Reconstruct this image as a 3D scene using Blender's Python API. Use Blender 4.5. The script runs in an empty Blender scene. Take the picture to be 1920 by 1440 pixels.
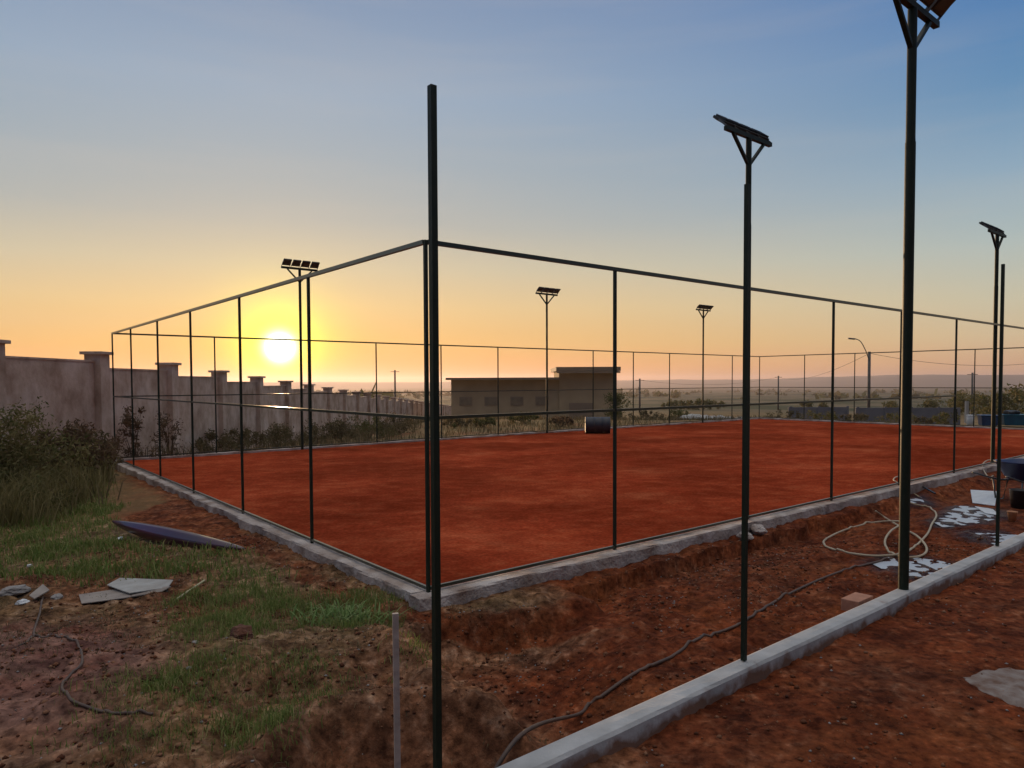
import bpy, bmesh, math, random
import numpy as np
from mathutils import Matrix, Vector
R=math.radians
sc=bpy.context.scene
# ------------------------------------------------------------------ camera
cam=bpy.data.cameras.new('camera'); co=bpy.data.objects.new('camera',cam); sc.collection.objects.link(co)
F,CY,PITCH,ROLL,H=1313.99,763.35,0.03586,0.00421,1.75
cam.sensor_width=36; cam.lens=36*F/1920; cam.shift_y=(CY-720)/1920
cam.clip_end=40000; cam.clip_start=.05
co.matrix_world=Matrix.Translation((0,0,H))@Matrix.Rotation(math.pi/2-PITCH,4,'X')@Matrix.Rotation(-ROLL,4,'Z')
sc.camera=co
# ------------------------------------------------------------------ sky and sun
SUN_AZ,SUN_EL=-18.26,2.74
sv=Vector((math.sin(R(SUN_AZ))*math.cos(R(SUN_EL)),math.cos(R(SUN_AZ))*math.cos(R(SUN_EL)),math.sin(R(SUN_EL))))
def lin(*c): return tuple(((x/255)/12.92 if x/255<=.04045 else ((x/255+.055)/1.055)**2.4) for x in c)+(1,)
w=bpy.data.worlds.new('World'); sc.world=w; w.use_nodes=True
nt=w.node_tree; N=nt.nodes; L=nt.links; bg=N['Background']
def nd(t,**k):
    n=N.new(t)
    for a,b in k.items(): setattr(n,a,b)
    return n
def wm(op,a,b=None,c=None,clamp=False):
    n=nd('ShaderNodeMath',operation=op,use_clamp=clamp)
    for i,v in enumerate((a,b,c)):
        if v is None: continue
        if isinstance(v,(int,float)): n.inputs[i].default_value=v
        else: L.new(v,n.inputs[i])
    return n.outputs[0]
tc=nd('ShaderNodeTexCoord'); nrm=nd('ShaderNodeVectorMath',operation='NORMALIZE'); L.new(tc.outputs['Generated'],nrm.inputs[0])
sep=nd('ShaderNodeSeparateXYZ'); L.new(nrm.outputs[0],sep.inputs[0])
el=wm('MULTIPLY',wm('ARCSINE',sep.outputs[2]),180/math.pi)
elf=wm('DIVIDE',wm('ADD',el,0.),60.,clamp=True)
def ramp(fac,stops,links=L,nodes=N):
    r=nodes.new('ShaderNodeValToRGB'); cr=r.color_ramp; cr.interpolation='EASE' if False else 'LINEAR'
    while len(cr.elements)<len(stops): cr.elements.new(.5)
    for e,(p,c) in zip(cr.elements,stops): e.position=p; e.color=c
    links.new(fac,r.inputs[0]); return r.outputs[0]
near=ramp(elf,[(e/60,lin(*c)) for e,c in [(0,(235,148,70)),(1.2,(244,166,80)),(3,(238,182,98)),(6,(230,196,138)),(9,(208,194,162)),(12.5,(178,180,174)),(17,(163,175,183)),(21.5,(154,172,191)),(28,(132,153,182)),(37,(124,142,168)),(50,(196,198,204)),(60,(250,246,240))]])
far=ramp(elf,[(e/60,lin(*c)) for e,c in [(0,(214,160,120)),(1.2,(216,172,132)),(3,(212,188,150)),(5.5,(200,193,166)),(9,(176,188,184)),(14,(140,168,189)),(19,(100,143,182)),(24,(78,126,178)),(30,(66,114,174)),(37,(80,120,168)),(50,(186,192,202)),(60,(250,246,240))]])  # both ramps: unseen stops high overhead brightened to light the ground
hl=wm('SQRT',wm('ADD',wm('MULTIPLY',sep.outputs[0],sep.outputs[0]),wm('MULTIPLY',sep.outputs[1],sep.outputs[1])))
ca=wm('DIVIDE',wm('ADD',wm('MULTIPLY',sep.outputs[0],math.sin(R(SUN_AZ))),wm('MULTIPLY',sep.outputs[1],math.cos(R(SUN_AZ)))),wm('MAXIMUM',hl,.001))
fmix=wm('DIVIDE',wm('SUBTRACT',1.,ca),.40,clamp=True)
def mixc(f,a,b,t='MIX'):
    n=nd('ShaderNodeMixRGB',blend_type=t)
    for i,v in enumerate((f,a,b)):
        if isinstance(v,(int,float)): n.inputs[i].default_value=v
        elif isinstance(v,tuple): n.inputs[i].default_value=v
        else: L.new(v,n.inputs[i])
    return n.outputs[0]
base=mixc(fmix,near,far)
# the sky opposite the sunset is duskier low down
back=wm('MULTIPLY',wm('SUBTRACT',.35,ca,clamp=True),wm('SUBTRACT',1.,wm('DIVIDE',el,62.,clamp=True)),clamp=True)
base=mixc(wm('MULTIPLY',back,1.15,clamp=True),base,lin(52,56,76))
# faint streaky high haze
mp=nd('ShaderNodeMapping'); mp.inputs['Scale'].default_value=(1.2,1.2,14); L.new(nrm.outputs[0],mp.inputs[0])
nz=nd('ShaderNodeTexNoise'); nz.inputs['Scale'].default_value=2.2; nz.inputs['Detail'].default_value=5; L.new(mp.outputs[0],nz.inputs['Vector'])
base=mixc(wm('MULTIPLY',wm('SUBTRACT',nz.outputs[0],.48,clamp=True),.25),base,lin(225,205,180))
# aureole and disc of the low sun
dt=nd('ShaderNodeVectorMath',operation='DOT_PRODUCT'); L.new(nrm.outputs[0],dt.inputs[0]); dt.inputs[1].default_value=sv
ang=wm('MULTIPLY',wm('ARCCOSINE',wm('MINIMUM',dt.outputs['Value'],.9999999)),180/math.pi)
def gauss(s): return wm('EXPONENT',wm('MULTIPLY',wm('POWER',wm('DIVIDE',ang,s),2.),-1.))
def addg(b,s,col):
    g=nd('ShaderNodeMixRGB',blend_type='ADD'); g.inputs[0].default_value=1
    sc_=nd('ShaderNodeVectorMath',operation='SCALE'); sc_.inputs[0].default_value=col; L.new(gauss(s),sc_.inputs['Scale'])
    L.new(b,g.inputs[1]); L.new(sc_.outputs[0],g.inputs[2]); return g.outputs[0]
base=addg(base,12.,(.11,.06,.01)); base=addg(base,4.1,(.46,.44,-.03)); base=addg(base,2.4,(.6,.9,-.02)); base=addg(base,.86,(5,5,6))
# a share of the physical sky, compressed like a phone's HDR exposure
sky=nd('ShaderNodeTexSky',sky_type='NISHITA',sun_disc=False); sky.sun_elevation=R(SUN_EL); sky.sun_rotation=R(SUN_AZ)
gm=nd('ShaderNodeGamma'); gm.inputs[1].default_value=.5; L.new(sky.outputs[0],gm.inputs[0])
sk=mixc(1.,gm.outputs[0],(.35,.35,.35,1),'MULTIPLY')
base=mixc(.03,base,sk)
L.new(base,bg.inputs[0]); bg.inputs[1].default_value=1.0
sl=bpy.data.lights.new('sun','SUN'); so=bpy.data.objects.new('sun',sl); sc.collection.objects.link(so)
sl.energy=3.8; sl.angle=R(.8); sl.color=(1,.62,.32); so.rotation_euler=(-sv).to_track_quat('-Z','Y').to_euler()
sc.view_settings.view_transform='Standard'; sc.view_settings.look='None'; sc.view_settings.exposure=0; sc.view_settings.gamma=1
sc.cycles.max_bounces=6; sc.cycles.volume_bounces=0
# ------------------------------------------------------------------ helpers
col=sc.collection
def ray(px,py):
    X=(px-960)/F; U=(CY-py)/F
    c,s=math.cos(ROLL),math.sin(ROLL); x=X*c-U*s; u=X*s+U*c
    c,s=math.cos(PITCH),math.sin(PITCH); return Vector((x,c+u*s,-s+u*c))
def at(px,py,z=0.): d=ray(px,py); t=(z-H)/d.z; return Vector((d.x*t,d.y*t,z))
def atY(px,py,Y): d=ray(px,py); t=Y/d.y; return Vector((d.x*t,Y,H+d.z*t))
def tag(o,label=None,cat=None,group=None,kind=None):
    for k,v in (('label',label),('category',cat),('group',group),('kind',kind)):
        if v: o[k]=v
    return o
def link(name,me,m,parent=None,smooth=False):
    if m: me.materials.append(m)
    if smooth:
        for p in me.polygons: p.use_smooth=True
    o=bpy.data.objects.new(name,me); col.objects.link(o)
    if parent: o.parent=parent
    return o
def empty(name,loc,rz=0,label=None,cat=None,group=None):
    o=bpy.data.objects.new(name,None); col.objects.link(o); o.empty_display_size=.1
    o.location=loc; o.rotation_euler=(0,0,rz); return tag(o,label,cat,group)
def fpd(name,V,Fc,m,parent=None,smooth=False):
    me=bpy.data.meshes.new(name); me.from_pydata([tuple(v) for v in V],[],[tuple(f) for f in Fc]); me.update()
    return link(name,me,m,parent,smooth)
def npmesh(name,V,Q,m,parent=None,smooth=False,k=4):
    V=np.asarray(V,np.float32); Q=np.asarray(Q,np.int32); me=bpy.data.meshes.new(name)
    me.vertices.add(len(V)); me.vertices.foreach_set('co',V.ravel())
    me.loops.add(Q.size); me.loops.foreach_set('vertex_index',Q.ravel())
    me.polygons.add(len(Q)); me.polygons.foreach_set('loop_start',np.arange(0,Q.size,k,dtype=np.int32))
    me.polygons.foreach_set('loop_total',np.full(len(Q),k,np.int32)); me.update(calc_edges=True); me.validate()
    return link(name,me,m,parent,smooth)
class MB:
    def __init__(s): s.bm=bmesh.new()
    def box(s,c,size,M=None,bev=0,tilt=None):
        r=bmesh.ops.create_cube(s.bm,size=1); vs=r['verts']
        T=Matrix.Translation(c)
        if M is not None: T=T@M
        T=T@Matrix.Diagonal((*size,1)); bmesh.ops.transform(s.bm,matrix=T,verts=vs)
        if bev:
            es=list({e for v in vs for e in v.link_edges}); bmesh.ops.bevel(s.bm,geom=es,offset=bev,segments=2,affect='EDGES',profile=.5)
        return s
    def bar(s,a,b,wd,hd=None,up=(0,0,1),seg=4,r2=None):
        a=Vector(a); b=Vector(b); d=(b-a); ln=d.length; z=d.normalized(); hd=hd or wd
        upv=Vector(up)
        if abs(z.dot(upv))>.98: upv=Vector((0.63388686,.77388686,0))*1.0; upv=Vector((.7739,.6333,0))
        x=upv.cross(z).normalized(); y=z.cross(x)
        M=Matrix((x,y,z)).transposed().to_4x4(); M.translation=(a+b)/2
        if seg==4: 
            r=bmesh.ops.create_cube(s.bm,size=1); bmesh.ops.transform(s.bm,matrix=M@Matrix.Diagonal((wd,hd,ln,1)),verts=r['verts'])
        else:
            r=bmesh.ops.create_cone(s.bm,cap_ends=True,segments=seg,radius1=wd/2,radius2=(r2 if r2 is not None else wd/2),depth=ln); bmesh.ops.transform(s.bm,matrix=M,verts=r['verts'])
        return s
    def tube(s,pts,r,seg=8):
        pts=[Vector(p) for p in pts]; rings=[]
        for i,p in enumerate(pts):
            d=(pts[min(i+1,len(pts)-1)]-pts[max(i-1,0)]).normalized(); up=Vector((0,0,1)) if abs(d.z)<.95 else Vector((1,0,0))
            x=up.cross(d).normalized(); y=d.cross(x)
            rr=r[i] if isinstance(r,(list,tuple)) else r
            rings.append([s.bm.verts.new(p+x*rr*math.cos(2*math.pi*k/seg)+y*rr*math.sin(2*math.pi*k/seg)) for k in range(seg)])
        for a,b in zip(rings,rings[1:]):
            for k in range(seg): s.bm.faces.new((a[k],a[(k+1)%seg],b[(k+1)%seg],b[k]))
        s.bm.faces.new(rings[0][::-1]); s.bm.faces.new(rings[-1]); return s
    def lathe(s,prof,c=(0,0,0),M=None,seg=24):
        rings=[]; M=M or Matrix(); M=Matrix.Translation(c)@M
        for r,z in prof: rings.append([s.bm.verts.new(M@Vector((r*math.cos(2*math.pi*k/seg),r*math.sin(2*math.pi*k/seg),z))) for k in range(seg)])
        for a,b in zip(rings,rings[1:]):
            for k in range(seg): s.bm.faces.new((a[k],a[(k+1)%seg],b[(k+1)%seg],b[k]))
        s.bm.faces.new(rings[0][::-1]); s.bm.faces.new(rings[-1]); return s
    def rough(s,amp,sc_=8,cuts=0,seed=0):
        if cuts: bmesh.ops.subdivide_edges(s.bm,edges=s.bm.edges[:],cuts=cuts,use_grid_fill=True)
        from mathutils import noise
        for v in s.bm.verts:
            v.co+=noise.noise_vector(v.co*sc_+Vector((seed,seed*2,0)))*amp
        return s
    def build(s,name,m,parent=None,smooth=False):
        bmesh.ops.recalc_face_normals(s.bm,faces=s.bm.faces[:])
        me=bpy.data.meshes.new(name); s.bm.to_mesh(me); s.bm.free(); return link(name,me,m,parent,smooth)
def copy_tree(o,parent=None):
    c=o.copy(); col.objects.link(c); c.parent=parent
    for ch in list(o.children): copy_tree(ch,c)
    return c
def catmull(pts,n=10):
    P=[Vector(p) for p in pts]; P=[P[0]*2-P[1]]+P+[P[-1]*2-P[-2]]; out=[]
    for i in range(1,len(P)-2):
        for k in range(n):
            t=k/n; a,b,c,d=P[i-1:i+3]
            out.append(.5*((2*b)+(c-a)*t+(2*a-5*b+4*c-d)*t*t+(3*b-a-3*c+d)*t**3))
    out.append(P[-2]); return out
# value noise (numpy)
def vnoise(x,y,seed=0):
    x=np.asarray(x,float); y=np.asarray(y,float)
    xi=np.floor(x).astype(np.int64); yi=np.floor(y).astype(np.int64); xf=x-xi; yf=y-yi
    def h(a,b):
        n=(a*374761393+b*668265263+seed*1442695041)&0xffffffff; n=((n^(n>>13))*1274126177)&0xffffffff
        return ((n^(n>>16))&0xffff)/65535.
    u=xf*xf*(3-2*xf); v=yf*yf*(3-2*yf)
    return (h(xi,yi)*(1-u)+h(xi+1,yi)*u)*(1-v)+(h(xi,yi+1)*(1-u)+h(xi+1,yi+1)*u)*v
def fbm(x,y,f=1.,o=4,seed=0,g=.5):
    s=0;a=1;t=0
    for i in range(o): s=s+a*vnoise(x*f+i*17.3,y*f-i*9.1,seed+i); t+=a; a*=g; f*=2.03
    return s/t*2-1
def sstep(a,b,x): t=np.clip((x-a)/(b-a),0,1); return t*t*(3-2*t)
# ------------------------------------------------------------------ layout (court frame)
A=Vector((-.7035,5.7838)); DR=Vector((.77389,.63332)); DL=Vector((-.63332,.77389))
W_,L_,FH=13.36,27.,2.915
TH=math.atan2(DR.y,DR.x)
def uv(u,v,z=0.): p=A+DR*u+DL*v; return Vector((p.x,p.y,z))
def poly_sd(x,y,P):
    P=[(p[0],p[1]) for p in P]; d=np.full(x.shape,1e9); ins=np.zeros(x.shape,bool)
    for (x0,y0),(x1,y1) in zip(P,P[1:]+P[:1]):
        ex,ey=x1-x0,y1-y0; t=np.clip(((x-x0)*ex+(y-y0)*ey)/(ex*ex+ey*ey+1e-12),0,1)
        d=np.minimum(d,np.hypot(x-x0-t*ex,y-y0-t*ey))
        c=((y0>y)!=(y1>y))&(x<(x1-x0)*(y-y0)/((y1-y0) if y1!=y0 else 1e-9)+x0); ins^=c
    return np.where(ins,d,-d)
MZ=.07
mound=[at(*p,MZ) for p in [(520,1440),(550,1395),(620,1345),(740,1322),(850,1328),(930,1350),(985,1372),(1012,1364),(985,1344),(940,1308),(880,1274),(825,1240),(782,1200),(752,1172),(735,1150)]]
ledge=[at(*p,-.1) for p in [(775,1150),(860,1152),(950,1150),(1040,1136),(1110,1122)]]
mound=mound+ledge+[uv(1.2,-.05),uv(0,0),uv(0,6),uv(0,14),Vector((-40,30,0)),Vector((-40,-4,0)),Vector((-1.5,-4,0)),at(535,1500,MZ)]
pud1=[(x,y) for x,y,_ in [at(*p,-.17) for p in [(1640,1062),(1665,1050),(1690,1056),(1715,1052),(1745,1056),(1778,1062),(1762,1078),(1735,1086),(1705,1084),(1680,1072),(1655,1070)]]]
pud2=[(x,y) for x,y,_ in [at(*p,-.17) for p in [(1755,984),(1778,966),(1800,956),(1830,958),(1868,962),(1866,978),(1840,984),(1800,990),(1770,992)]]]
pud3=[(x,y) for x,y,_ in [at(*p,-.17) for p in [(1808,1006),(1830,1006),(1880,1006),(1912,1012),(1898,1026),(1862,1026),(1835,1016)]]]
pud4=[(x,y) for x,y,_ in [at(*p,-.17) for p in [(1700,932),(1722,934),(1730,946),(1708,948)]]]
PUDS=[pud1,pud2,pud3,pud4]; PZ=-.178
def profile(r):
    return np.interp(r,[0,36,48,80,290,1000,2200,4000,20000],[0,0,-.7,-2.9,-8,-20,-32,-40,-60])
def uvof(x,y): dx=x-A.x; dy=y-A.y; return dx*DR.x+dy*DR.y, dx*DL.x+dy*DL.y
def height(x,y,detail=True):
    u,v=uvof(x,y)
    r=np.hypot(x,y)
    z=np.full(x.shape,-.24)
    # strip between court and beam, right-hand plot
    z=np.where(v>-2.5,np.where(v>-.36+.10*fbm(x,y,2.5,3,19),-.125,-.175-.10*sstep(-1.3,-.45,v))*1.0,-.105)
    sd=poly_sd(x,y,mound)+.05*fbm(x,y,2.2,3,5)+.035*fbm(x,y,8,2,6)+.02
    wd3=.13+.42*sstep(4.15,3.7,y)*(x<.5); m=sstep(-wd3,.08,sd)
    crown=sstep(-.1,.35,sd)*sstep(5.6,4.2,y)
    top=-.10+crown*(.17+.07*fbm(x,y,1.6,2,55))+.13*np.exp(-((sd-.12)/.14)**2)*sstep(5.2,4.6,y)*sstep(-1.9,-1.1,x)-.09*sstep(0,8,v)*sstep(0,-2,u)
    low=np.where(v>-2.42,z+(np.minimum(z,-.38+.21*sstep(-.05,1.0,x))-z)*sstep(-.40,-.62,v),z)
    z=low*(1-m)+top*m
    # around the court, outside and beyond
    far_out=sstep(0,1.,np.maximum(v-W_,u-L_))
    z=np.where((u>-0.02)&(v>0),-.14-.08*far_out,z)
    slope=profile(np.maximum(r,0)); wallside=sstep(-2,-9,x)*np.interp(y,[14,20,200],[0,-.25,-6.5])
    z=z+np.where(y>0,np.minimum(slope,wallside*(r<400)),0)
    # berm of uneven field beyond
    z=z+.12*far_out*fbm(x,y,.25,3,9)*(r<200)+(1-np.exp(-r/600))*6*fbm(x,y,.004,4,3)*(r>60)*sstep(60,500,r)
    if detail:
        inside=(u>0)&(v>0)&(u<L_)&(v<W_)
        k=np.where(inside,0,1)*np.where(v<-2.6,.45,1.)
        z=z+k*(.036*fbm(x,y,2.6,3,11)+.034*fbm(x,y,8,3,12)+.024*np.abs(fbm(x,y,19,2,13))+.05*k*np.maximum(fbm(x,y,5,3,14)-.25,0))*sstep(60,20,r)
        # scuffed hollows with water
        for P in PUDS:
            s=poly_sd(x,y,P); z=np.where(s>-.5,z*(1-sstep(-.3,-.02,s))+sstep(-.3,-.02,s)*(PZ+.004-.010*sstep(-.02,.12,s)+.034*fbm(x,y,11,3,21)),z)
        # keep soil off the beam
        bm_=(np.abs(v+2.513)<.12); z=np.where(bm_,np.minimum(z,-.085-.03*(v>-2.5)),z)
        kb=(v>-.2)&(v<.1)&(u>-.2)&(u<L_); z=np.where(kb,np.minimum(z,-.10),z)
        kb=(u>-.17)&(u<.1)&(v>-.17)&(v<W_); z=np.where(kb,np.minimum(z,-.05),z)
    return z
def gz(x,y): return float(height(np.array([float(x)]),np.array([float(y)]))[0])
def on(px,py,dz=0.,guess=-.1):
    p=at(px,py,guess)
    for _ in range(6): p=at(px,py,gz(p.x,p.y)+dz)
    return p
# ------------------------------------------------------------------ materials
def newmat(name):
    m=bpy.data.materials.new(name); m.use_nodes=True; t=m.node_tree; return m,t,t.nodes['Principled BSDF']
def M_(name,c1,c2=None,scale=8,rough=.8,metal=0,bump=0,bscale=None,detail=5,coat=0,spec=.5,dist=.01):
    m,t,b=newmat(name); b.inputs['Roughness'].default_value=rough; b.inputs['Metallic'].default_value=metal
    b.inputs['Specular IOR Level'].default_value=spec
    if coat: b.inputs['Coat Weight'].default_value=coat
    c2=c2 or tuple(x*.7 for x in c1)
    tcn=t.nodes.new('ShaderNodeTexCoord'); nzn=t.nodes.new('ShaderNodeTexNoise'); nzn.inputs['Scale'].default_value=scale; nzn.inputs['Detail'].default_value=detail
    t.links.new(tcn.outputs['Object'],nzn.inputs['Vector'])
    r=ramp(nzn.outputs[0],[(.3,(*c1,1)),(.7,(*c2,1))],t.links,t.nodes); t.links.new(r,b.inputs['Base Color'])
    if bump:
        n2=t.nodes.new('ShaderNodeTexNoise'); n2.inputs['Scale'].default_value=bscale or scale*4; n2.inputs['Detail'].default_value=6; t.links.new(tcn.outputs['Object'],n2.inputs['Vector'])
        bp=t.nodes.new('ShaderNodeBump'); bp.inputs['Strength'].default_value=bump; bp.inputs['Distance'].default_value=dist; t.links.new(n2.outputs[0],bp.inputs['Height']); t.links.new(bp.outputs[0],b.inputs['Normal'])
    return m
green=M_('dark_green_paint',(.010,.020,.012),(.018,.026,.014),20,.55,0,.15,60,spec=.3)
railp=M_('rail_paint',(.014,.024,.014),(.022,.03,.016),20,.30,0,.1,60,spec=.8)
darkm=M_('dark_metal',(.012,.013,.015),(.03,.03,.03),15,.45,.3)
galv=M_('aged_aluminium',(.16,.16,.16),(.09,.09,.09),30,.45,.6)
lens=M_('lamp_glass',(.075,.075,.055),(.05,.05,.04),6,.2)
conc=M_('smooth_concrete',(.50,.49,.48),(.34,.33,.32),5,.85,0,.5,45,9,dist=.006)
t_=conc.node_tree; b_=t_.nodes['Principled BSDF']; src=b_.inputs['Base Color'].links[0].from_socket
g_=t_.nodes.new('ShaderNodeNewGeometry'); s_=t_.nodes.new('ShaderNodeSeparateXYZ'); t_.links.new(g_.outputs['Position'],s_.inputs[0])
q_=t_.nodes.new('ShaderNodeTexNoise'); q_.inputs['Scale'].default_value=7; q_.inputs['Detail'].default_value=7; t_.links.new(g_.outputs['Position'],q_.inputs['Vector'])
m1=t_.nodes.new('ShaderNodeMath'); m1.operation='MULTIPLY_ADD'; m1.inputs[1].default_value=.22; m1.inputs[2].default_value=-.175; t_.links.new(q_.outputs[0],m1.inputs[0])
m2=t_.nodes.new('ShaderNodeMath'); m2.operation='SUBTRACT'; t_.links.new(m1.outputs[0],m2.inputs[0]); t_.links.new(s_.outputs[2],m2.inputs[1])
m3=t_.nodes.new('ShaderNodeMapRange'); m3.inputs[1].default_value=-.03; m3.inputs[2].default_value=.02; t_.links.new(m2.outputs[0],m3.inputs[0])
x_=t_.nodes.new('ShaderNodeMixRGB'); t_.links.new(m3.outputs[0],x_.inputs[0]); t_.links.new(src,x_.inputs[1]); x_.inputs[2].default_value=(.19,.10,.065,1); t_.links.new(x_.outputs[0],b_.inputs['Base Color'])
rconc=M_('rough_concrete',(.60,.52,.47),(.24,.16,.12),3.2,.95,0,.9,25,8,dist=.03)
plast=M_('pvc_black',(.02,.02,.022),None,10,.5)
cream=M_('cream_hose',(.50,.40,.26),(.38,.28,.17),5,.45)
brownhose=M_('dusty_hose',(.13,.075,.05),(.07,.045,.035),9,.6)
wood=M_('weathered_wood',(.48,.40,.35),(.34,.28,.24),14,.85,0,.4,40)
board_m=M_('plywood_board',(.38,.32,.27),(.26,.21,.18),7,.85,0,.3,30)
board_g=M_('grey_fibre_board',(.46,.45,.42),(.34,.31,.28),7,.85,0,.3,30)
white=M_('white_plastic',(.72,.73,.74),(.6,.6,.6),8,.5)
brickm=M_('clay_brick',(.42,.20,.13),(.30,.14,.09),12,.9,0,.5,40)
stone=M_('pale_rubble',(.36,.33,.31),(.22,.19,.17),12,.9,0,.6,30)
clodr=None
clodm=M_('soil_clod',(.17,.065,.036),(.09,.04,.025),14,1.,0,.8,40)
purple=M_('glossy_purple_plastic',(.085,.012,.035),(.04,.010,.025),3,.34,0,0,None,3,.6)
bluep=M_('blue_plastic',(.012,.022,.10),(.02,.03,.08),6,.4)
teal=M_('teal_plastic',(.01,.11,.17),(.012,.075,.13),5,.5)
blue2=M_('blue_tarp',(.018,.07,.17),(.02,.045,.11),5,.5)
orange=M_('orange_bucket',(.60,.30,.14),(.45,.20,.1),9,.6)
# ground: soil types from zone masks stored on the vertices
def ground_mat():
    m,t,b=newmat('soil'); n=t.nodes; l=t.links; b.inputs['Roughness'].default_value=.95; b.inputs['Specular IOR Level'].default_value=.08
    geo=n.new('ShaderNodeNewGeometry')
    def noi(s,d=6,rg=.55,sc3=None):
        x=n.new('ShaderNodeTexNoise'); x.inputs['Scale'].default_value=s; x.inputs['Detail'].default_value=d; x.inputs['Roughness'].default_value=rg
        if sc3:
            mpp=n.new('ShaderNodeMapping'); mpp.inputs['Scale'].default_value=sc3; l.new(geo.outputs['Position'],mpp.inputs[0]); l.new(mpp.outputs[0],x.inputs['Vector'])
        else: l.new(geo.outputs['Position'],x.inputs['Vector'])
        return x.outputs[0]
    def mx(f,a,c,bt='MIX'):
        x=n.new('ShaderNodeMixRGB'); x.blend_type=bt
        for i,v in enumerate((f,a,c)):
            if isinstance(v,(int,float,tuple)): x.inputs[i].default_value=v
            else: l.new(v,x.inputs[i])
        return x.outputs[0]
    at_=n.new('ShaderNodeAttribute'); at_.attribute_name='zone'; sp=n.new('ShaderNodeSeparateColor'); l.new(at_.outputs['Color'],sp.inputs[0])
    n1=noi(1.3,8,.6); n2=noi(9,8,.65); n3=noi(60,4)
    red=ramp(n2,[(.32,(.07,.018,.008,1)),(.46,(.14,.034,.014,1)),(.56,(.19,.052,.021,1)),(.68,(.36,.145,.075,1))],l,n)
    red=mx(.45,red,ramp(n1,[(.35,(.10,.024,.010,1)),(.5,(.20,.042,.012,1)),(.65,(.28,.085,.026,1))],l,n))
    brown=ramp(n2,[(.32,(.075,.034,.018,1)),(.48,(.19,.085,.044,1)),(.58,(.29,.145,.082,1)),(.7,(.46,.28,.18,1))],l,n)
    gsoil=ramp(n2,[(.32,(.08,.052,.022,1)),(.5,(.20,.125,.060,1)),(.68,(.38,.25,.15,1))],l,n)
    mud=ramp(n1,[(.33,(.15,.058,.045,1)),(.5,(.26,.135,.10,1)),(.62,(.21,.075,.05,1)),(.75,(.30,.18,.14,1))],l,n)
    c=mx(sp.outputs[0],red,brown); c=mx(sp.outputs[1],c,mud)
    c=mx(sp.outputs[2],c,gsoil)
    c=mx(1.,c,ramp(noi(19,5,.6),[(.36,(.5,.48,.48,1)),(.48,(.92,.92,.92,1)),(.58,(1.1,1.1,1.1,1)),(.68,(1.55,1.52,1.5,1))],l,n),'MULTIPLY')  # dark blotches stand in for shade between small lumps; pale flecks are straw
    c=mx(1.,c,ramp(noi(4.2,4,.55),[(.36,(.6,.58,.6,1)),(.5,(1,1,1,1)),(.64,(1.35,1.35,1.3,1))],l,n),'MULTIPLY')
    # far country: fields by distance from the works
    a2=n.new('ShaderNodeAttribute'); a2.attribute_name='zone2'; s2=n.new('ShaderNodeSeparateColor'); l.new(a2.outputs['Color'],s2.inputs[0])
    f1=noi(.012,6,.6,(1,.5,1)); fieldc=ramp(f1,[(.36,(.03,.045,.025,1)),(.45,(.08,.08,.045,1)),(.52,(.15,.12,.075,1)),(.58,(.05,.06,.035,1)),(.7,(.10,.09,.06,1))],l,n)
    drycol=ramp(noi(.35,6,.65),[(.3,(.12,.09,.04,1)),(.5,(.24,.16,.075,1)),(.72,(.30,.12,.06,1))],l,n)
    c=mx(s2.outputs[0],c,drycol); c=mx(s2.outputs[1],c,fieldc)
    wet=s2.outputs[2]; c=mx(wet,c,mx(1.,c,(.28,.26,.30,1),'MULTIPLY'))
    l.new(c,b.inputs['Base Color'])
    rr=n.new('ShaderNodeMapRange'); l.new(wet,rr.inputs[0]); rr.inputs[3].default_value=.95; rr.inputs[4].default_value=.35; l.new(rr.outputs[0],b.inputs['Roughness'])
    bp=n.new('ShaderNodeBump'); bp.inputs['Strength'].default_value=.9; bp.inputs['Distance'].default_value=.02; l.new(noi(28,8,.7),bp.inputs['Height'])
    l.new(bp.outputs[0],b.inputs['Normal'])
    return m
soil=ground_mat()
# ------------------------------------------------------------------ ground sheet
def axis(a,b,step,lo,hi,g=1.07):
    c=list(np.arange(a,b,step)); s=step; x=c[-1]
    while x<hi: s*=g; x+=s; c.append(x)
    s=step; x=a
    while x>lo: s*=g; x-=s; c.insert(0,x)
    return np.array(c)
gx=axis(-4.2,6.5,.03,-7000,7000); gy=axis(2.0,9.,.03,-60,7000)
GX,GY=np.meshgrid(gx,gy); X=GX.ravel(); Y=GY.ravel(); Z=height(X,Y)
V=np.stack([X,Y,Z],1); nx,ny=len(gx),len(gy)
I=np.arange(nx*ny).reshape(ny,nx); Q=np.stack([I[:-1,:-1].ravel(),I[:-1,1:].ravel(),I[1:,1:].ravel(),I[1:,:-1].ravel()],1)
ground=npmesh('ground',V,Q,soil,smooth=True); tag(ground,kind='structure')
U_,V_=uvof(X,Y); RR=np.hypot(X,Y)
sdm=poly_sd(X,Y,mound)
left=sstep(-.05,.25,sdm)*(U_<1.5)
nA=fbm(X,Y,.9,4,31); nB=fbm(X,Y,2.1,4,32)
def blob(pts,soft=.35,z=-.1):
    P=[at(*p,z) for p in pts]; return sstep(-soft,soft*.6,poly_sd(X,Y,P)+.25*nB)
reddirt=blob([(740,1180),(700,1120),(600,1080),(420,960),(240,880),(205,900),(215,960),(480,1040),(600,1110),(690,1160)],.3)
slopez=sstep(.5,-.05,sdm)*sstep(-.75,-.3,sdm)*(Y<5.4)*(X<.9)*(Y>1)
mudz=blob([(-200,1160),(150,1180),(300,1230),(330,1300),(230,1340),(100,1440),(-200,1440)],.4)
brown=np.clip(left*(1-reddirt*.85)*(.75+.6*nA),0,1)+.35*(1-left)*(RR<60)*np.clip(nA+.2,0,1)+slopez*.75
grassz=left*np.clip(.45+1.3*nA,0,1)*(1-reddirt*.9)*(1-mudz)
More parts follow.
